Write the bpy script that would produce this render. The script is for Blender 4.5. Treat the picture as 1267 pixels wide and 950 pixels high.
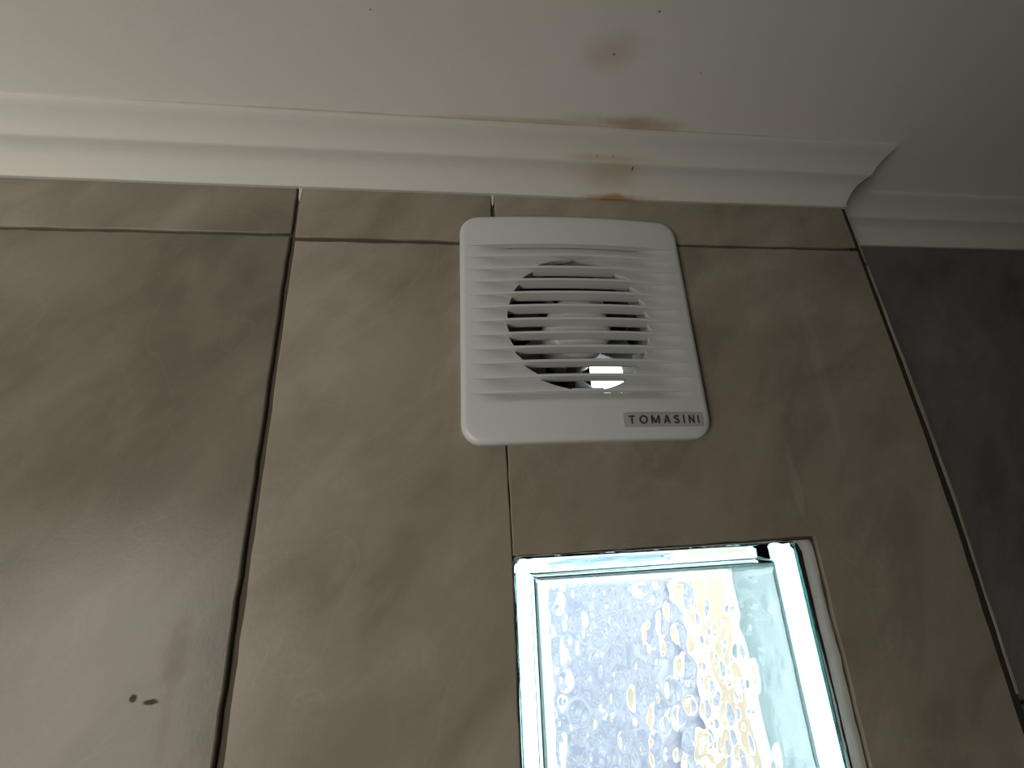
import bpy, bmesh, math, random
from mathutils import Matrix, Vector

for o in list(bpy.data.objects):
    bpy.data.objects.remove(o)
C = bpy.context.scene.collection
SC = bpy.context.scene

# ------------------------------------------------------------------ scale
# Everything is written in units of U metres (U = distance of the camera from
# the tiled wall) around the camera height; x right along the wall, y into it, z up.
U = 0.26
EYE = 2.12
def W(x, y, z): return Vector((x*U, y*U, EYE + z*U))

# ------------------------------------------------------------------ camera
yaw, pitch, roll = 0.11218, 0.29687, -0.04559
fwd = Vector((math.sin(yaw)*math.cos(pitch), math.cos(yaw)*math.cos(pitch), math.sin(pitch)))
rt = Vector((math.cos(yaw), -math.sin(yaw), 0)); up = rt.cross(fwd)
r2 = rt*math.cos(roll) + up*math.sin(roll); u2 = -rt*math.sin(roll) + up*math.cos(roll)
cam_d = bpy.data.cameras.new('camera'); cam = bpy.data.objects.new('camera', cam_d); C.objects.link(cam)
cam_d.sensor_width = 36; cam_d.sensor_fit = 'HORIZONTAL'; cam_d.lens = 36*500.0/1267
cam_d.clip_start = 0.005; cam_d.clip_end = 200
m3 = Matrix((r2, u2, -fwd)).transposed()
cam.matrix_world = Matrix.Translation(W(0, -1, 0)) @ m3.to_4x4()
SC.camera = cam

# ------------------------------------------------------------------ sky, lamps, exposure
SC.view_settings.view_transform = 'Standard'; SC.view_settings.look = 'None'
SC.view_settings.exposure = 0.0; SC.view_settings.gamma = 1.0
SC.view_settings.use_curve_mapping = False
SC.cycles.max_bounces = 24; SC.cycles.transmission_bounces = 24; SC.cycles.diffuse_bounces = 5
wd = bpy.data.worlds.new('world'); SC.world = wd; wd.use_nodes = True
bg = wd.node_tree.nodes['Background']
bg.inputs[0].default_value = (0.80, 0.91, 1.0, 1); bg.inputs[1].default_value = 6.8

# lamp for the unseen window behind the camera, left; narrowed spread steepens the falloff
WIN_X0, WIN_X1, WIN_Z0, WIN_Z1 = -1.38, -.69, 1.05, 2.07
al = bpy.data.lights.new('window_daylight', 'AREA'); al.shape = 'RECTANGLE'
al.size = WIN_X1-WIN_X0; al.size_y = WIN_Z1-WIN_Z0
al.energy = 17.5; al.color = (1.0, 0.96, 0.875); al.spread = math.radians(128)
alo = bpy.data.objects.new('window_daylight', al); C.objects.link(alo)
alo.location = ((WIN_X0+WIN_X1)/2, -1.12, (WIN_Z0+WIN_Z1)/2); alo.rotation_euler = (math.pi/2, 0, 0)

# ------------------------------------------------------------------ node helpers
def new_mat(name):
    m = bpy.data.materials.new(name); m.use_nodes = True
    nt = m.node_tree; p = nt.nodes['Principled BSDF']
    return m, nt, p
def N(nt, t, **kw):
    n = nt.nodes.new(t)
    for k, v in kw.items():
        if k in n.inputs: n.inputs[k].default_value = v
        else: setattr(n, k, v)
    return n
def mixc(nt, fac, a, b, blend='MIX'):
    n = nt.nodes.new('ShaderNodeMix'); n.data_type = 'RGBA'; n.blend_type = blend
    for s, v in ((n.inputs[0], fac), (n.inputs[6], a), (n.inputs[7], b)):
        if hasattr(v, 'is_linked'): nt.links.new(v, s)
        elif isinstance(v, (int, float)): s.default_value = v
        else: s.default_value = (*v, 1) if len(v) == 3 else v
    return n.outputs[2]
def mth(nt, op, a, b=None, c=None, clamp=False):
    n = nt.nodes.new('ShaderNodeMath'); n.operation = op; n.use_clamp = clamp
    for i, v in enumerate((a, b, c)):
        if v is None: continue
        if hasattr(v, 'is_linked'): nt.links.new(v, n.inputs[i])
        else: n.inputs[i].default_value = v
    return n.outputs[0]
def ramp(nt, x, lo, hi):
    n = nt.nodes.new('ShaderNodeMapRange'); n.interpolation_type = 'SMOOTHSTEP'
    nt.links.new(x, n.inputs[0]); n.inputs[1].default_value = lo; n.inputs[2].default_value = hi
    return n.outputs[0]
def noise(nt, vec, scale, detail=4, rough=.55, dist=0.0):
    n = N(nt, 'ShaderNodeTexNoise'); n.inputs['Scale'].default_value = scale
    n.inputs['Detail'].default_value = detail; n.inputs['Roughness'].default_value = rough
    n.inputs['Distortion'].default_value = dist
    if vec is not None: nt.links.new(vec, n.inputs['Vector'])
    return n.outputs[0]
def pos(nt):
    return nt.nodes.new('ShaderNodeNewGeometry').outputs['Position']
def spot(nt, vec, c, r, wob=0.35, wscale=60, soft=0.5):
    """soft-edged stain: 1 at c, 0 outside the ellipsoid of radii r (metres)"""
    sub = N(nt, 'ShaderNodeVectorMath', operation='SUBTRACT'); nt.links.new(vec, sub.inputs[0]); sub.inputs[1].default_value = c
    dv = N(nt, 'ShaderNodeVectorMath', operation='DIVIDE'); nt.links.new(sub.outputs[0], dv.inputs[0]); dv.inputs[1].default_value = r
    ln = N(nt, 'ShaderNodeVectorMath', operation='LENGTH'); nt.links.new(dv.outputs[0], ln.inputs[0])
    d = ln.outputs['Value']
    if wob:
        d = mth(nt, 'ADD', d, mth(nt, 'MULTIPLY', mth(nt, 'SUBTRACT', noise(nt, vec, wscale, 3), .5), wob*2))
    n = nt.nodes.new('ShaderNodeMapRange'); n.interpolation_type = 'SMOOTHSTEP'
    nt.links.new(d, n.inputs[0]); n.inputs[1].default_value = 1.0; n.inputs[2].default_value = 1.0-soft
    return n.outputs[0]
def bump(nt, p, h, dist, strength=1.0):
    b = nt.nodes.new('ShaderNodeBump'); b.inputs['Distance'].default_value = dist; b.inputs['Strength'].default_value = strength
    nt.links.new(h, b.inputs['Height']); nt.links.new(b.outputs[0], p.inputs['Normal'])
def plain(name, col, rough=.5, spec=.5, metal=0):
    m, nt, p = new_mat(name)
    p.inputs['Base Color'].default_value = (*col, 1); p.inputs['Roughness'].default_value = rough
    p.inputs['Specular IOR Level'].default_value = spec; p.inputs['Metallic'].default_value = metal
    return m

def tile_mat(name, dark, mid, light, rough, streak=True):
    m, nt, p = new_mat(name)
    g = pos(nt)
    oi = nt.nodes.new('ShaderNodeObjectInfo')
    off = N(nt, 'ShaderNodeVectorMath', operation='SCALE'); off.inputs[0].default_value = (3.1, 5.7, 2.3)
    nt.links.new(oi.outputs['Random'], off.inputs['Scale'])
    ad = N(nt, 'ShaderNodeVectorMath', operation='ADD'); nt.links.new(g, ad.inputs[0]); nt.links.new(off.outputs[0], ad.inputs[1])
    v = ad.outputs[0]
    # diagonal drift of the cloudy pattern
    mp = N(nt, 'ShaderNodeMapping', vector_type='TEXTURE'); mp.inputs['Rotation'].default_value = (0, -.85, 0); mp.inputs['Scale'].default_value = (1.5, 1, .75)
    nt.links.new(v, mp.inputs[0]); vd = mp.outputs[0]
    a = noise(nt, vd, 10, 5, .55, .6); b = noise(nt, vd, 26, 5, .6, .5); c = noise(nt, v, 420, 2)
    t = mth(nt, 'ADD', mth(nt, 'MULTIPLY', ramp(nt, a, .3, .7), .62), mth(nt, 'MULTIPLY', ramp(nt, b, .3, .72), .38))
    col = mixc(nt, ramp(nt, t, 0.0, .55), dark, mid)
    col = mixc(nt, ramp(nt, t, .5, 1.0), col, light)
    if streak:
        # broad pale and dark clouds in the marbling
        def cloud(*a): return spot(nt, g, *a)
        pale = mth(nt, 'MAXIMUM', cloud(W(-.22, 0, .38), (.055, .05, .055), .5, 22, 1.0), cloud(W(-1.1, 0, .62), (.09, .05, .05), .5, 22, 1.0))
        dim = mth(nt, 'MAXIMUM', cloud(W(-.72, 0, .10), (.085, .05, .035), .5, 22, 1.0), cloud(W(-.25, 0, -.45), (.07, .05, .07), .5, 22, 1.0))
        col = mixc(nt, mth(nt, 'MULTIPLY', pale, .55), col, tuple(x*1.05 for x in light))
        col = mixc(nt, mth(nt, 'MULTIPLY', dim, .5), col, tuple(x*.95 for x in dark))
    # pale thin veins
    w = noise(nt, vd, 5.5, 3, .5, 2.2)
    vein = ramp(nt, mth(nt, 'ABSOLUTE', mth(nt, 'SUBTRACT', w, .5)), .006, .0)
    col = mixc(nt, mth(nt, 'MULTIPLY', vein, .10), col, tuple(min(1, x*1.35) for x in light))
    col = mixc(nt, mth(nt, 'MULTIPLY', ramp(nt, c, .35, .75), .10), col, dark)
    col = mixc(nt, 1.0, col, oi.outputs['Color'], 'MULTIPLY')
    if streak:
        # mould specks and a damp run mark near the bottom of the left tile
        s1 = spot(nt, g, W(-.655, 0, -.322), (.0022, .05, .0022), .3, 300)
        s2 = spot(nt, g, W(-.622, 0, -.330), (.0042, .05, .0016), .4, 300)
        col = mixc(nt, mth(nt, 'MULTIPLY', mth(nt, 'MAXIMUM', s1, s2), .8), col, (.03, .026, .02))
        s3 = spot(nt, g, W(-.588, 0, -.252), (.0085, .05, .021), .5, 120, .8)
        s4 = spot(nt, g, W(-.590, 0, -.36), (.0045, .05, .03), .5, 150, .9)
        st = mth(nt, 'MAXIMUM', s3, mth(nt, 'MULTIPLY', s4, .5))
        col = mixc(nt, mth(nt, 'MULTIPLY', st, .35), col, dark)
        rr = mth(nt, 'ADD', mth(nt, 'ADD', rough, mth(nt, 'MULTIPLY', st, .12)), mth(nt, 'MULTIPLY', mth(nt, 'MAXIMUM', s1, s2), .5))
        nt.links.new(rr, p.inputs['Roughness'])
        # pale vertical scratch on the right hand tile
        sc_ = spot(nt, g, W(1.0, 0, .36), (.006, .05, .085), .5, 70, .5)
        sc2 = spot(nt, g, W(.84, 0, .03), (.004, .05, .03), .5, 70, .5)
        col = mixc(nt, mth(nt, 'MULTIPLY', mth(nt, 'MAXIMUM', mth(nt, 'MULTIPLY', sc_, .6), sc2), .22), col, (.4, .38, .33))
    else:
        p.inputs['Roughness'].default_value = rough
    nt.links.new(col, p.inputs['Base Color'])
    p.inputs['Specular IOR Level'].default_value = .15
    h = mth(nt, 'ADD', mth(nt, 'MULTIPLY', a, .5), mth(nt, 'MULTIPLY', c, .10))
    bump(nt, p, h, .0008, .5)
    return m

M = {}
M['tile'] = tile_mat('stone_tile', (.205, .180, .141), (.265, .236, .188), (.325, .293, .238), .27)
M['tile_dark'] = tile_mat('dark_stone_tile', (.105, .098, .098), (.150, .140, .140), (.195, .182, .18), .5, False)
M['grout'] = plain('dark_grout', (.085, .073, .056), .95, .1)
M['plastic'] = plain('white_plastic', (.56, .57, .56), .36, .4)
M['plastic_inner'] = plain('grey_plastic', (.42, .42, .40), .45, .4)
M['black'] = plain('black_plastic', (.015, .015, .016), .5, .3)
M['plate'] = plain('silver_plate', (.38, .385, .375), .35, .4)
M['ink'] = plain('dark_ink', (.055, .058, .058), .5, .3)
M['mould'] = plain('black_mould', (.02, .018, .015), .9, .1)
M['joint'] = plain('dark_joint', (.035, .031, .027), .9, .1)
M['mortar'] = None

def painted(name, base, rough=.85, ceiling=False, cornice=False):
    m, nt, p = new_mat(name); g = pos(nt)
    n1 = noise(nt, g, 14, 4); n2 = noise(nt, g, 260, 3)
    col = mixc(nt, mth(nt, 'MULTIPLY', ramp(nt, n1, .3, .75), .12), base, tuple(x*.82 for x in base))
    brown = (.42, .225, .11)
    if ceiling:
        zc = 1.04
        s = mth(nt, 'MULTIPLY', spot(nt, g, W(.36, -.335, zc), (.024, .017, .05), .5, 40, .9), .28)
        s2 = mth(nt, 'MULTIPLY', spot(nt, g, W(.46, -.150, zc), (.062, .0095, .05), .5, 40, 1.0), .62)
        s3 = mth(nt, 'MULTIPLY', spot(nt, g, W(.25, -.140, zc), (.14, .004, .05), .5, 50, .9), .4)
        col = mixc(nt, mth(nt, 'MAXIMUM', s, mth(nt, 'MAXIMUM', s2, s3)), col, brown)
        s4 = mth(nt, 'MULTIPLY', spot(nt, g, W(-.25, -.1355, zc), (.24, .0014, .05), .6, 30, .8), .4)
        s5 = mth(nt, 'MULTIPLY', spot(nt, g, W(.75, -.1355, zc), (.16, .0011, .05), .6, 30, .8), .35)
        col = mixc(nt, mth(nt, 'MAXIMUM', s4, s5), col, (.25, .19, .13))
        for (x, y, r) in ((.361, -.329, .0009), (.433, -.423, .0008), (.60, -.30, .0006), (-.2, -.38, .0006)):
            col = mixc(nt, mth(nt, 'MULTIPLY', spot(nt, g, W(x, y, zc), (r, r, .05), 0, 1, .5), .85), col, (.05, .04, .03))
        h = mth(nt, 'ADD', noise(nt, g, 35, 4), mth(nt, 'MULTIPLY', n2, .25))
        bump(nt, p, h, .0006, .5)
    elif cornice:
        s = mth(nt, 'MULTIPLY', spot(nt, g, W(.45, -.05, .96), (.040, .05, .012), .5, 50, .95), .42)
        s2 = mth(nt, 'MULTIPLY', spot(nt, g, W(.45, -.01, .907), (.038, .03, .0055), .5, 60, .8), 1.0)
        s3 = mth(nt, 'MULTIPLY', spot(nt, g, W(.42, -.085, .985), (.05, .03, .0035), .5, 60, .9), .35)
        col = mixc(nt, mth(nt, 'MAXIMUM', s, mth(nt, 'MAXIMUM', s2, s3)), col, (.38, .22, .09))
        for (x, y, z, r) in ((.505, -.04, .97, .0009), (.44, -.09, .99, .0006), (.39, -.09, .99, .0006)):
            col = mixc(nt, mth(nt, 'MULTIPLY', spot(nt, g, W(x, y, z), (r, .02, r), 0, 1, .5), .85), col, (.06, .05, .03))
        bump(nt, p, mth(nt, 'ADD', noise(nt, g, 70, 3), mth(nt, 'MULTIPLY', n2, .2)), .0007, .5)
    else:
        bump(nt, p, n2, .0006, .4)
    nt.links.new(col, p.inputs['Base Color']); p.inputs['Roughness'].default_value = rough
    p.inputs['Specular IOR Level'].default_value = .25
    return m
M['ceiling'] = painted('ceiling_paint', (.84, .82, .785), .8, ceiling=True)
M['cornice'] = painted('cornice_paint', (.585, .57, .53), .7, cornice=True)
M['wallpaint'] = painted('wall_paint', (.34, .33, .31))
M['mortar'] = painted('grey_mortar', (.35, .355, .335), .9)
M['white_mortar'] = painted('white_mortar', (.88, .89, .87))
M['floor'] = painted('floor_tile', (.33, .34, .36), .5)
def mottled(name, dark, light, scale, lo, hi):
    m, nt, p = new_mat(name); g = pos(nt)
    n1 = noise(nt, g, scale, 5, .65, 1.0)
    nt.links.new(mixc(nt, ramp(nt, n1, lo, hi), dark, light), p.inputs['Base Color']); p.inputs['Roughness'].default_value = .9
    return m
M['lilac'] = mottled('skylit_pale_render', (.50, .535, .72), (.86, .90, 1.0), 16, .38, .66)  # lilac sky light on a white wall painted into the colour, patchy
M['cream'] = mottled('sunlit_cream_render', (.92, .70, .50), (1.0, .84, .66), 9, .3, .7)  # sunlit brightness put into the cream colour, there is no sun lamp
M['concrete'] = painted('pale_concrete', (.62, .66, .66))

# block glass
def glass_mat():
    m, nt, p = new_mat('block_glass')
    p.inputs['Base Color'].default_value = (1, 1, 1, 1); p.inputs['Roughness'].default_value = 0.0
    p.inputs['Transmission Weight'].default_value = 1.0; p.inputs['IOR'].default_value = 1.5
    va = nt.nodes.new('ShaderNodeVolumeAbsorption'); va.inputs['Color'].default_value = (.52, .93, .90, 1); va.inputs['Density'].default_value = 10
    nt.links.new(va.outputs[0], nt.nodes['Material Output'].inputs['Volume'])
    return m
M['glass'] = glass_mat()

# ------------------------------------------------------------------ object helpers
def link(name, me, mat, parent=None, loc=None, smooth=False):
    o = bpy.data.objects.new(name, me); C.objects.link(o)
    if mat: me.materials.append(mat)
    if smooth:
        for p in me.polygons: p.use_smooth = True
    if parent is not None:
        o.parent = parent
    if loc is not None: o.location = loc
    return o
def wloc(o):
    l = Vector((0, 0, 0))
    while o is not None: l = l + o.location; o = o.parent
    return l
def mk(name, verts, faces, mat, parent=None, smooth=False, recalc=True, angle=None):
    """mesh from vertices in U units, origin at the parent (or at their mean)"""
    vs = [W(*v) for v in verts]
    org = wloc(parent) if parent is not None else sum(vs, Vector())/len(vs)
    me = bpy.data.meshes.new(name)
    me.from_pydata([v-org for v in vs], [], faces)
    if recalc:
        bm = bmesh.new(); bm.from_mesh(me); bmesh.ops.remove_doubles(bm, verts=bm.verts, dist=1e-6)
        bmesh.ops.recalc_face_normals(bm, faces=bm.faces); bm.to_mesh(me); bm.free()
    me.update()
    o = link(name, me, mat, parent, None if parent is not None else org, smooth)
    if angle is not None:
        me.set_sharp_from_angle(angle=math.radians(angle))
    return o
def boxv(x0, x1, y0, y1, z0, z1):
    v = [(x, y, z) for x in (x0, x1) for y in (y0, y1) for z in (z0, z1)]
    f = [(0, 1, 3, 2), (4, 6, 7, 5), (0, 4, 5, 1), (2, 3, 7, 6), (0, 2, 6, 4), (1, 5, 7, 3)]
    return v, f
def boxes(name, lst, mat, parent=None):
    V, F = [], []
    for b in lst:
        v, f = boxv(*b); n = len(V); V += v; F += [tuple(i+n for i in q) for q in f]
    return mk(name, V, F, mat, parent)
def mbox(x0, x1, y0, y1, z0, z1):      # metres -> U units
    return (x0/U, x1/U, y0/U, y1/U, (z0-EYE)/U, (z1-EYE)/U)
def struct(o):
    o['kind'] = 'structure'; return o
def empty(name, loc, label=None, cat=None):
    o = bpy.data.objects.new(name, None); C.objects.link(o); o.location = loc; o.empty_display_size = .02
    if label: o['label'] = label
    if cat: o['category'] = cat
    return o
def slab(name, loops, yf, yb, bevel, mat, parent=None, res=3):
    """flat slab in the wall plane from outline loops (first outer, then holes), rounded edges"""
    cu = bpy.data.curves.new(name, 'CURVE'); cu.dimensions = '2D'; cu.fill_mode = 'BOTH'
    for lp in loops:
        s = cu.splines.new('POLY'); s.points.add(len(lp)-1); s.use_cyclic_u = True
        for i, (x, z) in enumerate(lp): s.points[i].co = (x*U, z*U, 0, 1)
    th = (yb-yf)*U
    cu.bevel_depth = bevel*U; cu.bevel_resolution = res; cu.extrude = th/2 - bevel*U; cu.offset = -bevel*U
    tmp = bpy.data.objects.new('tmp', cu); C.objects.link(tmp)
    dg = bpy.context.evaluated_depsgraph_get(); dg.update()
    me = bpy.data.meshes.new_from_object(tmp.evaluated_get(dg))
    bpy.data.objects.remove(tmp); bpy.data.curves.remove(cu); me.name = name
    org = wloc(parent) if parent is not None else Vector((0, 0, 0))
    T = Matrix.Translation(Vector((0, (yf+yb)/2*U, EYE)) - org) @ Matrix.Rotation(math.pi/2, 4, 'X')
    me.transform(T)
    me.materials.clear()
    return link(name, me, mat, parent)
rng = random.Random(7)
def rough_loop(pts, step=.04, amp=.0008, r=None):
    """subdivide an outline and chip its edges slightly"""
    r = r or rng; out = []
    n = len(pts)
    for i in range(n):
        (x0, z0), (x1, z1) = pts[i], pts[(i+1) % n]
        L = math.hypot(x1-x0, z1-z0); k = max(1, int(L/step)); nx, nz = (z1-z0)/L, -(x1-x0)/L
        for j in range(k):
            t = j/k; a = 0 if j == 0 else r.gauss(0, amp)
            out.append((x0+(x1-x0)*t+nx*a, z0+(z1-z0)*t+nz*a))
    return out
def circ(cx, cz, r, n=48):
    return [(cx+r*math.cos(2*math.pi*i/n), cz+r*math.sin(2*math.pi*i/n)) for i in range(n)]

# ------------------------------------------------------------------ room shell
XL, XR, YB = -1.6, 1.6, -1.1           # metres
HC = EYE + 1.04*U                      # ceiling height
CORX, RECY = 1.275, .19                # outside corner and depth of the set-back wall (U)
struct(boxes('floor', [mbox(XL-.1, XR+.1, YB-.1, .3, -.1, 0)], M['floor']))
struct(boxes('ceiling', [mbox(XL-.1, XR+.1, YB-.1, .3, HC, HC+.1)], M['ceiling']))
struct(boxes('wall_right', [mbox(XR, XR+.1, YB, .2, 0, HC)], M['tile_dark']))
struct(boxes('wall_left', [mbox(XL-.1, XL, YB, .2, 0, HC)], M['wallpaint']))
struct(boxes('wall_rear', [mbox(XL, WIN_X0, YB-.1, YB, 0, HC), mbox(WIN_X1, XR, YB-.1, YB, 0, HC),
                           mbox(WIN_X0, WIN_X1, YB-.1, YB, 0, WIN_Z0), mbox(WIN_X0, WIN_X1, YB-.1, YB, WIN_Z1, HC)], M['wallpaint']))
w2 = struct(boxes('window_2', [mbox(WIN_X0, WIN_X0+.03, YB-.08, YB-.04, WIN_Z0, WIN_Z1), mbox(WIN_X1-.03, WIN_X1, YB-.08, YB-.04, WIN_Z0, WIN_Z1),
                          mbox(WIN_X0+.03, WIN_X1-.03, YB-.08, YB-.04, WIN_Z0, WIN_Z0+.03), mbox(WIN_X0+.03, WIN_X1-.03, YB-.08, YB-.04, WIN_Z1-.03, WIN_Z1)], M['plastic']))
boxes('opaque_backing', [mbox(WIN_X0-.01, WIN_X1+.01, YB-.105, YB-.1, WIN_Z0-.01, WIN_Z1+.01)], M['white_mortar'], w2)  # opaque sheet added behind the lamp to shut out the sky light
# the tiled wall with its two openings (glass block, fan duct)
BX0, BX1, BZ0, BZ1 = .097, .856, -.870, -.106
DCX, DCZ, DR = .345, .47, .245
wf = struct(slab('wall_front', [[(XL/U, -EYE/U), (CORX-.040, -EYE/U), (CORX-.040, 1.04), (XL/U, 1.04)],
                                [(BX0, BZ0), (BX0, BZ1), (BX1, BZ1), (BX1, BZ0)], circ(DCX, DCZ, DR)], .0075, .42, .0005, M['grout']))
wr = struct(boxes('wall_recess', [(CORX+.0, XR/U, RECY+.011, RECY+.40, -EYE/U, 1.04)], M['grout']))
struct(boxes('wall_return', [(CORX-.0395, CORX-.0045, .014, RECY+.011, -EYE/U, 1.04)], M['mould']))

TB = .0105                              # tile back plane: the tiles sit on the grout bed
def tile(lp, bev=.004, mat='tile', parent=wf, yf=0.0, yb=.0115, holes=(), amp=.0008, tone=1.0):
    o = slab('tile', [rough_loop(lp, amp=amp)]+list(holes), yf, yb, bev, M[mat], parent)
    o.color = (tone, tone, tone, 1); return o
# row under the cornice
tile([(-1.63, .752), (-.4835, .752), (-.484, .94), (-1.63, .94)], tone=.8)
tile([(-.473, .743), (.078, .741), (.0735, .94), (-.472, .94)])
tile([(.088, .749), (1.250, .7515), (1.246, .94), (.0825, .94)], bev=.003)
# big tiles below
tile([(-1.63, -1.56), (-.496, -1.56), (-.4905, -.2), (-.484, .743), (-1.63, .743)], bev=.0055, yf=-.002, tone=.66)  # tone: stone variation plus the dimmer left edge put into the colour
tile([(-.478, -1.56), (BX0-.001, -1.56), (BX0-.001, -.12), (.0815, .7), (.080, .731), (-.471, .730)])
tile([(BX1+.001, -1.56), (1.240, -1.56), (1.255, -.5), (1.266, -.1), (1.265, .2), (1.258, .5), (1.252, .742),
      (.088, .7395), (.089, .70), (.094, .2), (BX0, -.106), (BX0+.35, -.1045), (BX1-.05, -.1), (BX1+.001, -.1)], holes=[circ(DCX, DCZ, DR)], bev=.003, amp=.0008, tone=.94)
tile([(BX0, -1.56), (BX1, -1.56), (BX1, BZ0), (BX0, BZ0)])
tile([(-2.80, .752), (-1.638, .752), (-1.638, .94), (-2.80, .94)])
tile([(-2.80, -1.56), (-1.638, -1.56), (-1.638, .743), (-2.80, .743)])
# thin edge of the tiles that face the return wall, seen from the front along the corner
for lp in ([(1.266, .7), (1.2715, .7), (1.2605, .94), (1.2565, .94)],
           rough_loop([(1.2725, -.47), (1.280, -.47), (1.295, 0), (1.291, .25), (1.2735, .69), (1.2665, .69), (1.2815, .2), (1.286, -.05)], amp=.0005)):
    slab('tile', [lp], .0015, .16, .0008, M['tile'], wf).color = (1.1, 1.1, 1.1, 1)
slab('grout', [[(1.246, -1.0), (1.270, -.9), (1.2765, -.47), (1.2895, -.05), (1.2850, .2), (1.269, .69), (1.267, .7), (1.2575, .938), (1.240, .938), (1.245, .74), (1.252, .5), (1.259, .2), (1.260, -.1), (1.248, -.5), (1.240, -1.0)]], .0025, .013, .0005, M['joint'], wf)
# set-back wall
ry = RECY
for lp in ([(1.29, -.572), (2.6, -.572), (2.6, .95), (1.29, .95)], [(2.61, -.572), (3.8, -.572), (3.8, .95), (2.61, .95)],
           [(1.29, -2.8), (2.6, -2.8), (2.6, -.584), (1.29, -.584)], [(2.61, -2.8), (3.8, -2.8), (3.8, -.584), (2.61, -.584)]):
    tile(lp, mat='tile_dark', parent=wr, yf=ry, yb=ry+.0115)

# ------------------------------------------------------------------ cornice (trim)
P = .133
# (out from wall, down from ceiling)
prof = [(0, 0), (P, 0), (P, .010), (P-.004, .0145), (P-.018, .022), (P-.036, .035), (P-.050, .049), (P-.056, .058),
        (P-.0575, .0615), (P-.0605, .0645), (P-.066, .0665), (P-.074, .069), (P-.084, .0735), (P-.094, .079), (P-.104, .090), (P-.113, .103),
        (P-.120, .115), (P-.1245, .1255), (P-.1265, .129), (P-.1240, .1315), (P-.1245, .136), (0, .136)]
def cornice(name, a, b, ma, mb, seg):
    """a, b wall-line end points, ma/mb outward direction at each end (mitre)"""
    V, F = [], []; n = len(prof)
    r = random.Random(seg)
    for k in range(seg+1):
        t = k/seg; wob = r.gauss(0, .0007)
        for (o, d) in prof:
            ax, ay = a[0]+ma[0]*o, a[1]+ma[1]*o; bx, by = b[0]+mb[0]*o, b[1]+mb[1]*o
            V.append((ax+(bx-ax)*t, ay+(by-ay)*t, 1.04-d+(wob if d > .06 else 0)))
    for k in range(seg):
        for i in range(n):
            j = (i+1) % n
            F.append((k*n+i, k*n+j, (k+1)*n+j, (k+1)*n+i))
    F.append(tuple(range(n))); F.append(tuple(seg*n+i for i in range(n)))
    o = mk(name, V, F, M['cornice'], smooth=True, angle=35)
    return struct(o)
# the corner of the cornice sits on the tile corner; its outer edge is mitred past it
cx_ = 1.251
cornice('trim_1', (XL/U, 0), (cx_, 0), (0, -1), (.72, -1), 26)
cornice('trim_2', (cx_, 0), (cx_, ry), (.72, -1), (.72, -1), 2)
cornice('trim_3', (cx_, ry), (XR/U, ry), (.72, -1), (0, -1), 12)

# dried paint run down from the cornice over the tops of two tile joints
drip = [o for o in bpy.data.objects if o.name == 'trim_1'][0]
for x, w, z0 in ((-.4725, .0042, .862), (.0795, .0036, .868)):
    lp = [(x-w*1.6, .912), (x-w, .895), (x-w*.8, z0+.012), (x-w*.3, z0), (x+w*.5, z0+.004), (x+w*.8, z0+.02), (x+w, .897), (x+w*1.7, .912)]
    slab('paint_drip', [lp], -.0012, .006, .0008, M['cornice'], drip)

# ------------------------------------------------------------------ glass block window
win = empty('window_1', W((BX0+BX1)/2, .03, BZ0), 'small square glass block window with bubbled glass set in the tiled wall below the exhaust fan', 'window')
win['kind'] = 'structure'
gx0, gx1, gz0, gz1, gy0, gy1 = .100, .834, -.851, -.112, .030, .338
def rrect(x0, x1, z0, z1, r, k=4, n=1):
    """rounded rectangle loop with n points per side and k per corner"""
    pts = []
    cs = [(x1-r, z1-r, 0), (x0+r, z1-r, 90), (x0+r, z0+r, 180), (x1-r, z0+r, 270)]
    for ci, (cx, cz, a0) in enumerate(cs):
        for i in range(k+1):
            a = math.radians(a0+90*i/k); pts.append((cx+r*math.cos(a), cz+r*math.sin(a)))
        nx = cs[(ci+1) % 4]; a = math.radians(a0+90)
        p0 = (cx+r*math.cos(a), cz+r*math.sin(a)); p1 = (nx[0]+r*math.cos(a), nx[1]+r*math.sin(a))
        for i in range(1, n):
            t = i/n; pts.append((p0[0]+(p1[0]-p0[0])*t, p0[1]+(p1[1]-p0[1])*t))
    return pts
def rings(loops, cap0=True, cap1=True):
    """loops: list of lists of xyz with equal counts"""
    V = [p for l in loops for p in l]; n = len(loops[0]); F = []
    for k in range(len(loops)-1):
        for i in range(n):
            j = (i+1) % n; F.append((k*n+i, k*n+j, (k+1)*n+j, (k+1)*n+i))
    if cap0: F.append(tuple(range(n)))
    if cap1: F.append(tuple((len(loops)-1)*n+i for i in range(n)))
    return V, F
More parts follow.
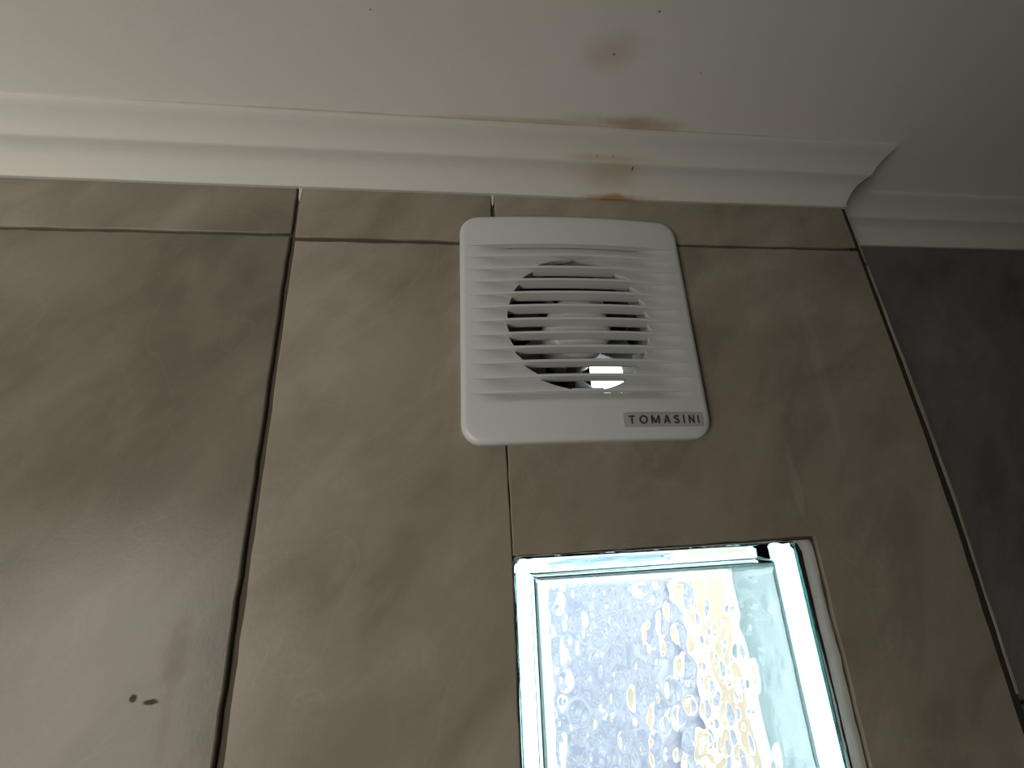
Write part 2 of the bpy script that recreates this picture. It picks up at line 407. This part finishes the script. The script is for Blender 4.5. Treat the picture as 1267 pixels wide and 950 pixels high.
def glass_block():
    L = []
    def lp(ins, y, r): return [(x, y, z) for x, z in rrect(gx0+ins, gx1-ins, gz0+ins, gz1-ins, r, 4)]
    L = [lp(.012, gy0, .02), lp(.004, gy0+.003, .024), lp(0, gy0+.012, .026), lp(0, gy1-.012, .026), lp(.004, gy1-.003, .024), lp(.012, gy1, .02)]
    V, F = rings(L)
    # hollow inside with bubbled faces
    r = random.Random(3); n = 150
    ix0, ix1, iz0, iz1, iy0, iy1 = gx0+.052, gx1-.052, gz0+.052, gz1-.052, gy0+.036, gy1-.036
    def bubbles(count):
        out = []
        for _ in range(count*14):
            b = (r.uniform(ix0, ix1), r.uniform(iz0, iz1), r.choice((.009, .011, .014, .018, .026)), r.choice((1, 1, 1, -1))*r.uniform(.5, 1.5), r.uniform(1.0, 1.6))
            if all((b[0]-c[0])**2+((b[1]-c[1])/1.25)**2 > (.9*(b[2]+c[2]))**2 for c in out): out.append(b)
            if len(out) >= count: break
        return out
    def field(bs, nseed):
        g = [[0.0]*(n+1) for _ in range(n+1)]
        for (bx, bz, br, s, el) in bs:
            i0 = int((bx-br-ix0)/(ix1-ix0)*n); i1 = int((bx+br-ix0)/(ix1-ix0)*n)+1
            j0 = int((bz-br*el-iz0)/(iz1-iz0)*n); j1 = int((bz+br*el-iz0)/(iz1-iz0)*n)+1
            for i in range(max(0, i0), min(n, i1)+1):
                for j in range(max(0, j0), min(n, j1)+1):
                    x = ix0+(ix1-ix0)*i/n; z = iz0+(iz1-iz0)*j/n
                    q = ((x-bx)/br)**2+((z-bz)/(br*el))**2
                    if q < 1: g[i][j] += s*br*.15*(1-q)**1.5
        for i in range(n+1):
            for j in range(n+1):
                g[i][j] += .00022*math.sin(i*.21+nseed)*math.sin(j*.17+nseed*2)
        return g
    f0, f1 = field(bubbles(150), 1.0), field(bubbles(260), 2.2)
    rr = .03
    base = len(V)
    def edge(i, j):
        e = min(i, n-i, j, n-j)/n*(ix1-ix0)
        return e
    idx0 = {}; idx1 = {}
    for i in range(n+1):
        for j in range(n+1):
            x = ix0+(ix1-ix0)*i/n; z = iz0+(iz1-iz0)*j/n
            e = edge(i, j); fade = max(0, min(1, (e-.015)/.03))
            rnd = rr-math.sqrt(max(0, rr*rr-max(0, rr-e)**2))      # rounded cavity edge
            idx0[i, j] = len(V); V.append((x, iy0+rnd+f0[i][j]*fade, z))
            idx1[i, j] = len(V); V.append((x, iy1-rnd-f1[i][j]*fade, z))
    for i in range(n):
        for j in range(n):
            # the cavity faces look into the cavity
            F.append((idx0[i, j], idx0[i, j+1], idx0[i+1, j+1], idx0[i+1, j]))
            F.append((idx1[i, j], idx1[i+1, j], idx1[i+1, j+1], idx1[i, j+1]))
    ncav = len(F)
    for i in range(n):
        F.append((idx0[i, 0], idx0[i+1, 0], idx1[i+1, 0], idx1[i, 0]))
        F.append((idx0[i, n], idx1[i, n], idx1[i+1, n], idx0[i+1, n]))
        F.append((idx0[0, i], idx1[0, i], idx1[0, i+1], idx0[0, i+1]))
        F.append((idx0[n, i], idx0[n, i+1], idx1[n, i+1], idx1[n, i]))
    o = mk('glass_block', V, F, M['glass'], win, smooth=True, recalc=False)
    # orient: outer shell outwards, cavity towards its own centre
    bm = bmesh.new(); bm.from_mesh(o.data); bm.verts.ensure_lookup_table()
    outer = [f for f in bm.faces if all(v.index < base for v in f.verts)]
    inner = [f for f in bm.faces if all(v.index >= base for v in f.verts)]
    bmesh.ops.recalc_face_normals(bm, faces=outer); bmesh.ops.recalc_face_normals(bm, faces=inner)
    cen = sum((f.calc_center_median() for f in inner), Vector())/len(inner)
    if sum((f.normal.dot(f.calc_center_median()-cen))*f.calc_area() for f in inner) > 0: bmesh.ops.reverse_faces(bm, faces=inner)
    ceno = sum((f.calc_center_median() for f in outer), Vector())/len(outer)
    if sum((f.normal.dot(f.calc_center_median()-ceno))*f.calc_area() for f in outer) < 0: bmesh.ops.reverse_faces(bm, faces=outer)
    bm.to_mesh(o.data); bm.free()
    o.data.set_sharp_from_angle(angle=math.radians(50))
    return o
glass_block()
# mortar joint around the block: a rounded bead on the room side, then back through the wall
def mortar():
    def lp(a, y, wob=0.0, seed=0):
        r = random.Random(seed); pts = rrect(BX0+.0008, BX1-.0008, BZ0+.0008, BZ1-.0008, .004, 2, 24)
        inn = rrect(gx0-.0006, gx1+.0006, gz0-.0006, gz1+.0006, .0262, 2, 24)
        return [(p[0]*(1-a)+q[0]*a+r.gauss(0, wob), y+r.gauss(0, wob), p[1]*(1-a)+q[1]*a+r.gauss(0, wob)) for p, q in zip(pts, inn)]
    L = [lp(0, .40), lp(0, .050), lp(1, .050), lp(1, .40)]
    V, F = rings(L, False, False); n = len(L[0])
    for i in range(n):
        j = (i+1) % n; F.append((3*n+i, 3*n+j, j, i))
    mk('mortar_bed', V, F, M['white_mortar'], win)
    L = [lp(0, .049), lp(0, .014, .0), lp(.25, .005, .0008, 1), lp(.6, .006, .001, 2), lp(.85, .011, .001, 3), lp(1, .024, .0006, 4), lp(1, .049)]
    V, F = rings(L, False, False); n = len(L[0])
    for i in range(n):
        j = (i+1) % n; F.append((6*n+i, 6*n+j, j, i))
    return mk('mortar', V, F, M['mortar'], win, smooth=True, angle=60)
mortar()
# black mouldy crack between glass and mortar, wide at the top of the right side
def crack():
    V, F = [], []; r = random.Random(11)
    n = 60
    for i in range(n+1):
        t = i/n; z = gz1+.001+(gz0-gz1)*t; w = .011*max(0, 1-t*2.2)**1.1+.0008+r.gauss(0, .0006)
        for y in (gy0-.004, gy0-.0008): V += [(gx1-w-.0012, y, z), (gx1+.0006+r.gauss(0, .0003), y, z)]
    for i in range(n):
        a = i*4; b = a+4
        F += [(a, a+1, b+1, b), (a+2, b+2, b+3, a+3), (a, b, b+2, a+2), (a+1, a+3, b+3, b+1)]
    F += [(0, 2, 3, 1), (n*4, n*4+1, n*4+3, n*4+2)]
    c = len(V)
    for i in range(n+1):
        t = i/n; x = gx0+(gx1-gx0)*t; w = max(.0005, .003+r.gauss(0, .0016))
        for y in (gy0-.006, gy0-.0008): V += [(x, y, gz1-w), (x, y, gz1+.004)]
    for i in range(n):
        a = c+i*4; b = a+4
        F += [(a, a+1, b+1, b), (a+2, b+2, b+3, a+3), (a, b, b+2, a+2), (a+1, a+3, b+3, b+1)]
    F += [(c, c+2, c+3, c+1), (c+n*4, c+n*4+1, c+n*4+3, c+n*4+2)]
    return mk('sealant', V, F, M['mould'], win)
crack()

# ------------------------------------------------------------------ exhaust fan
FX0, FX1, FZ0, FZ1 = -.020, .627, .148, .806
FCX, FCZ = (FX0+FX1)/2, (FZ0+FZ1)/2
fan = empty('exhaust_fan', W(FCX, 0, FZ0), 'square white plastic exhaust fan with slatted round grille on the wall above the glass block', 'fan')
def bulge(x, z):
    u = (x-FCX)/((FX1-FX0)/2); v = (z-FCZ)/((FZ1-FZ0)/2)
    return .026+.024*max(0, 1-u*u)*(1-.3*min(1, v*v))
ZX0, ZX1, ZZ0, ZZ1 = .004, .604, .243, .706       # slatted field
def frame():
    n, k = 14, 7
    out = lambda ins, r: rrect(FX0+ins, FX1-ins, FZ0+ins, FZ1-ins, r, k, n)
    inn = rrect(ZX0, ZX1, ZZ0, ZZ1, .006, k, n)
    o0, o1, o2, o3 = out(0, .052), out(.0015, .051), out(.006, .048), out(.014, .043)
    L = [[(x, -.001, z) for x, z in o0], [(x, -bulge(x, z)+.012, z) for x, z in o0], [(x, -bulge(x, z)+.006, z) for x, z in o1],
         [(x, -bulge(x, z)+.0018, z) for x, z in o2], [(x, -bulge(x, z), z) for x, z in o3]]
    for t in (.33, .66, 1.0):
        lp = []
        for (a, b), (c, d) in zip(o3, inn):
            x, z = a+(c-a)*t, b+(d-b)*t; lp.append((x, -bulge(x, z), z))
        L.append(lp)
    L.append([(x, -bulge(x, z)+.020, z) for x, z in inn])
    V, F = rings(L, False, False)
    return mk('frame', V, F, M['plastic'], fan, smooth=True, angle=40)
frame()
GCX, GCZ, GR = .301, .470, .197
def cw(z): return math.sqrt(max(0.0, GR*GR-(z-GCZ)**2))
def sstep(t): t = max(0, min(1, t)); return t*t*(3-2*t)
def relief(x): return .0215*sstep((x-ZX0-.006)/.11)*sstep((ZX1-.006-x)/.11)+.0002
RID = [.6675-.0394*i for i in range(11)]
def slat(i):
    zt = ZZ1 if i == 0 else RID[i-1]; last = i == 11
    zb = ZZ0 if last else RID[i]
    rows = [(zt-.0005, 1.0), (zt-.0015, 1.0)] + [(zt+(zb+.007-zt)*s, 1-s) for s in (.12, .3, .5, .7, .87)]
    if last: rows += [(zb+.003, .0), (zb-.001, .02)]
    else: rows += [(zb+.0065, .06), (zb+.003, .0), (zb+.0012, .03), (zb, .16), (zb-.0002, 1.02)]
    V, F = [], []
    nx = 22
    for side in (-1, 1):
        base = len(V)
        for (z, dep) in rows:
            w = cw(z); e = GCX+side*w; o = ZX0-.004 if side < 0 else ZX1+.004
            for c in range(nx+1):
                x = o+(e-o)*c/nx
                if z <= GCZ-GR or z >= GCZ+GR: x = o+(GCX-o)*c/nx
                V.append((x, -bulge(x, z)+relief(x)*dep+.0001, z))
        for r in range(len(rows)-1):
            for c in range(nx):
                a = base+r*(nx+1)+c; F.append((a, a+1, a+nx+2, a+nx+1))
        # round opening edge turned inwards
        eb = len(V)
        for r, (z, dep) in enumerate(rows):
            v = V[base+r*(nx+1)+nx]; V.append((v[0], -.012 if cw(z) > 0 else v[1]+.001, v[2]))
        for r in range(len(rows)-1):
            if cw(rows[r][0]) > 0 or cw(rows[r+1][0]) > 0:
                F.append((base+r*(nx+1)+nx, base+(r+1)*(nx+1)+nx, eb+r+1, eb+r))
    if not last and cw(zb) > 0:
        # free bar across the opening
        w = cw(zb+.003)+.004; n = 22; base = len(V)
        sec = [(0, .0045), (.0008, .0014), (.003, 0), (.0066, .0012), (.0085, .005), (.007, .041), (.0005, .043), (-.0022, .041)]
        m = len(sec)
        for c in range(n+1):
            x = GCX-w+2*w*c/n
            for dz, dy in sec: V.append((x, -bulge(x, zb)+dy, zb+dz))
        for c in range(n):
            for q in range(m):
                p = (q+1) % m; F.append((base+c*m+q, base+c*m+p, base+(c+1)*m+p, base+(c+1)*m+q))
        F.append(tuple(base+q for q in range(m))); F.append(tuple(base+n*m+q for q in range(m)))
    return mk('slat', V, F, M['plastic'], fan, smooth=True, angle=32)
for i in range(12): slat(i)

def lathe(name, cx, cz, prof, mat, n=48, closed=False, angle=35):
    """prof: (radius, y) pairs, turned about an axis along y"""
    L = [[(cx+r*math.cos(2*math.pi*i/n), y, cz+r*math.sin(2*math.pi*i/n)) for i in range(n)] for r, y in prof]
    V, F = rings(L, False, False); m = len(prof)
    if closed:
        for i in range(n):
            j = (i+1) % n; F.append(((m-1)*n+i, (m-1)*n+j, j, i))
    else:
        F += [tuple(range(n)), tuple((m-1)*n+i for i in range(n))]
    return mk(name, V, F, mat, fan, smooth=True, angle=angle)
lathe('duct', .305, GCZ, [(.204, -.010), (.204, .05), (.212, .05), (.212, -.010)], M['plastic_inner'], closed=True)
HX, HZ = .308, .474
lathe('motor_hub', HX, HZ, [(.02, -.0105), (.05, -.009), (.076, -.004), (.088, .003), (.0935, .012), (.0935, .15), (.06, .16), (.02, .16)], M['plastic'])
for k in range(3):
    a = math.radians(20+120*k); ca, sa = math.cos(a), math.sin(a); h = .010
    V = []
    for r in (.09, .206):
        for t in (-h, h):
            for y in (.03, .075): V.append((HX+ca*r-sa*t, y, HZ+sa*r+ca*t))
    mk('bracket_arm', V, [(0, 1, 3, 2), (4, 6, 7, 5), (0, 4, 5, 1), (2, 3, 7, 6), (0, 2, 6, 4), (1, 5, 7, 3)], M['black'], fan)
# impeller blades, twisted
for k in range(5):
    V, F = [], []; a0 = math.radians(-13+72*k); nr, nc = 6, 6
    for s in (0, .006):
        for i in range(nr+1):
            r = .085+(.195-.085)*i/nr; pt = .30*(1-.45*i/nr)
            for j in range(nc+1):
                t = j/nc-.5; a = a0+t*(.84-.12*i/nr)+.25*i/nr
                V.append((HX+r*math.cos(a), .135+t*pt*.5+.02*(t*t)+s, HZ+r*math.sin(a)))
    q = (nr+1)*(nc+1)
    for i in range(nr):
        for j in range(nc):
            b = i*(nc+1)+j; F.append((b, b+1, b+nc+2, b+nc+1)); F.append((q+b, q+b+nc+1, q+b+nc+2, q+b+1))
    for i in range(nr):
        for j in (0, nc):
            b = i*(nc+1)+j; F.append((b, b+nc+1, q+b+nc+1, q+b))
    for j in range(nc):
        for i in (0, nr):
            b = i*(nc+1)+j; F.append((b, b+1, q+b+1, q+b))
    mk('fan_blade', V, F, M['plastic_inner'], fan, smooth=True, angle=40)
# black back-draught flaps behind the blades: the lower right one hangs open
FLX, FLZ, FLR = .41, .50, .243
def pie(a0, a1, n=20, r=FLR):
    cxx, czz = DCX, DCZ
    return [(cxx+r*math.cos(math.radians(a0+(a1-a0)*i/n)), czz+r*math.sin(math.radians(a0+(a1-a0)*i/n))) for i in range(n+1)]
arc = pie(-90+18, 360-90-18)
left = [p for p in pie(-72, -288, 40)]
left = [(FLX, left[0][1])]+[p for p in left if p[0] < FLX-.004]+[(FLX, 2*DCZ-left[0][1])]
slab('backdraught_flap', [left], .262, .268, .0008, M['black'], fan, 1)
ru = [(FLX+.002, FLZ+.002)]+[p for p in pie(-4, 80, 24) if p[0] > FLX+.004 and p[1] > FLZ+.004]+[(FLX+.002, DCZ+.232)]
slab('backdraught_flap', [ru], .262, .268, .0008, M['black'], fan, 1)
# open flap: hinged along its top edge, swung outwards
V, F = [], []
rl = [p for p in pie(-76, -6, 18) if p[0] > FLX+.004 and p[1] < FLZ-.004]
rl = [(FLX+.002, FLZ)]+[(FLX+.002, DCZ-.228)]+rl+[(rl[-1][0], FLZ)]
an = math.radians(97); n = len(rl)
for s in (0, .005):
    for (x, z) in rl:
        d = FLZ-z; V.append((x, .262+d*math.sin(an)+s*math.cos(an), FLZ-d*math.cos(an)+s*math.sin(an)))
F = [tuple(range(n)), tuple(n+i for i in range(n))]+[(i, (i+1) % n, n+(i+1) % n, n+i) for i in range(n)]
mk('backdraught_flap', V, F, M['black'], fan)

# nameplate with raised lettering in the lower right corner
PX0, PX1, PZ0, PZ1 = .383, .600, .1785, .2145
lp = rrect(PX0, PX1, PZ0, PZ1, .005, 3, 8)
L = [[(x, -bulge(x, z)+.002, z) for x, z in lp], [(x, -bulge(x, z)-.0022, z) for x, z in lp]]
V, F = rings(L)
plate = mk('nameplate', V, F, M['plate'], fan)
def ribbon(pts, w, closed=False):
    """flat stroke of width w with mitred joins"""
    n = len(pts); out = []
    for i in range(n):
        p = Vector(pts[i])
        a = Vector(pts[i-1]) if (i > 0 or closed) else None; b = Vector(pts[(i+1) % n]) if (i < n-1 or closed) else None
        d1 = (p-a).normalized() if a is not None else None; d2 = (b-p).normalized() if b is not None else None
        d1 = d1 or d2; d2 = d2 or d1
        n1 = Vector((-d1.y, d1.x)); n2 = Vector((-d2.y, d2.x)); m = (n1+n2).normalized(); k = 1/max(.45, m.dot(n1))
        out.append((p+m*w/2*k, p-m*w/2*k))
    return out, [(i, (i+1) % n) for i in range(n if closed else n-1)]
def arcp(cx, cz, rx, rz, a0, a1, n=10):
    return [(cx+rx*math.cos(math.radians(a0+(a1-a0)*i/n)), cz+rz*math.sin(math.radians(a0+(a1-a0)*i/n))) for i in range(n+1)]
def glyph(ch, x0, x1, sw, asp):
    """strokes in a 0..1 tall box; x in letter heights, sw = stroke width"""
    w = (x1-x0); h = sw/2; o = []
    if ch == 'T': o = [([(0, 1-h), (w, 1-h)], 0), ([(w/2, 1-h), (w/2, 0)], 0)]
    if ch == 'I': o = [([(w/2, 1), (w/2, 0)], 0)]
    if ch == 'O': o = [(arcp(w/2, .5, w/2-h, .52-h, 0, 360, 24)[:-1], 1)]
    if ch == 'M': o = [([(h, 0), (h, 1)], 0), ([(w-h, 0), (w-h, 1)], 0), ([(h, .96), (w/2, .08)], 0), ([(w-h, .96), (w/2, .08)], 0)]
    if ch == 'N': o = [([(h, 0), (h, 1)], 0), ([(w-h, 0), (w-h, 1)], 0), ([(h, .95), (w-h, .05)], 0)]
    if ch == 'A': o = [([(h*.8, 0), (w/2, 1)], 0), ([(w-h*.8, 0), (w/2, 1)], 0), ([(w*.24, .3), (w*.76, .3)], 0)]
    if ch == 'S': o = [(arcp(w/2, .745, w/2-h, .265-h, 20, 200, 10)+[(w*.3, .60), (w*.7, .44)]+arcp(w/2, .27, w/2-h, .28-h, 20, -160, 10), 0)]
    return o
spans = [('T', .06, .134), ('O', .187, .289), ('M', .333, .438), ('A', .488, .572), ('S', .617, .69), ('I', .736, .761), ('N', .811, .886), ('I', .925, .95)]
LZ0, LZ1 = .1865, .2075; LH = LZ1-LZ0; PW = PX1-PX0
V, F = [], []
for ch, a, b in spans:
    for pts, cl in glyph(ch, a*PW/LH, b*PW/LH, .185, 1):
        pr, sg = ribbon(pts, .185, bool(cl)); base = len(V)
        for L_, R_ in pr:
            for q in (L_, R_):
                X = PX0+a*PW+q.x*LH; Z = LZ0+q.y*LH
                V.append((X, -bulge(X, Z)-.0030, Z)); V.append((X, -bulge(X, Z)-.0021, Z))
        for i, j in sg:
            A, B = base+4*i, base+4*j
            F += [(A, A+2, B+2, B), (A, B, B+1, A+1), (A+2, A+3, B+3, B+2)]
mk('lettering', V, F, M['ink'], plate)

# ------------------------------------------------------------------ outside, seen through the glass block and the fan duct
def outside(o, label, cat):
    o['label'] = label; o['category'] = cat; return o
struct(boxes('ground', [mbox(-6, 9, .3, 14, -.4, -.1)], M['concrete']))
outside(boxes('neighbour_wall', [mbox(.27, .80, 1.0, 1.16, -.1, 2.16)], M['lilac']), 'pale lilac outside wall blurred behind the glass block', 'wall')
outside(boxes('cream_pillar', [mbox(.525, .725, .88, .99, -.1, 2.3)], M['cream']), 'cream vertical pillar blurred behind right half of the glass block', 'pillar')
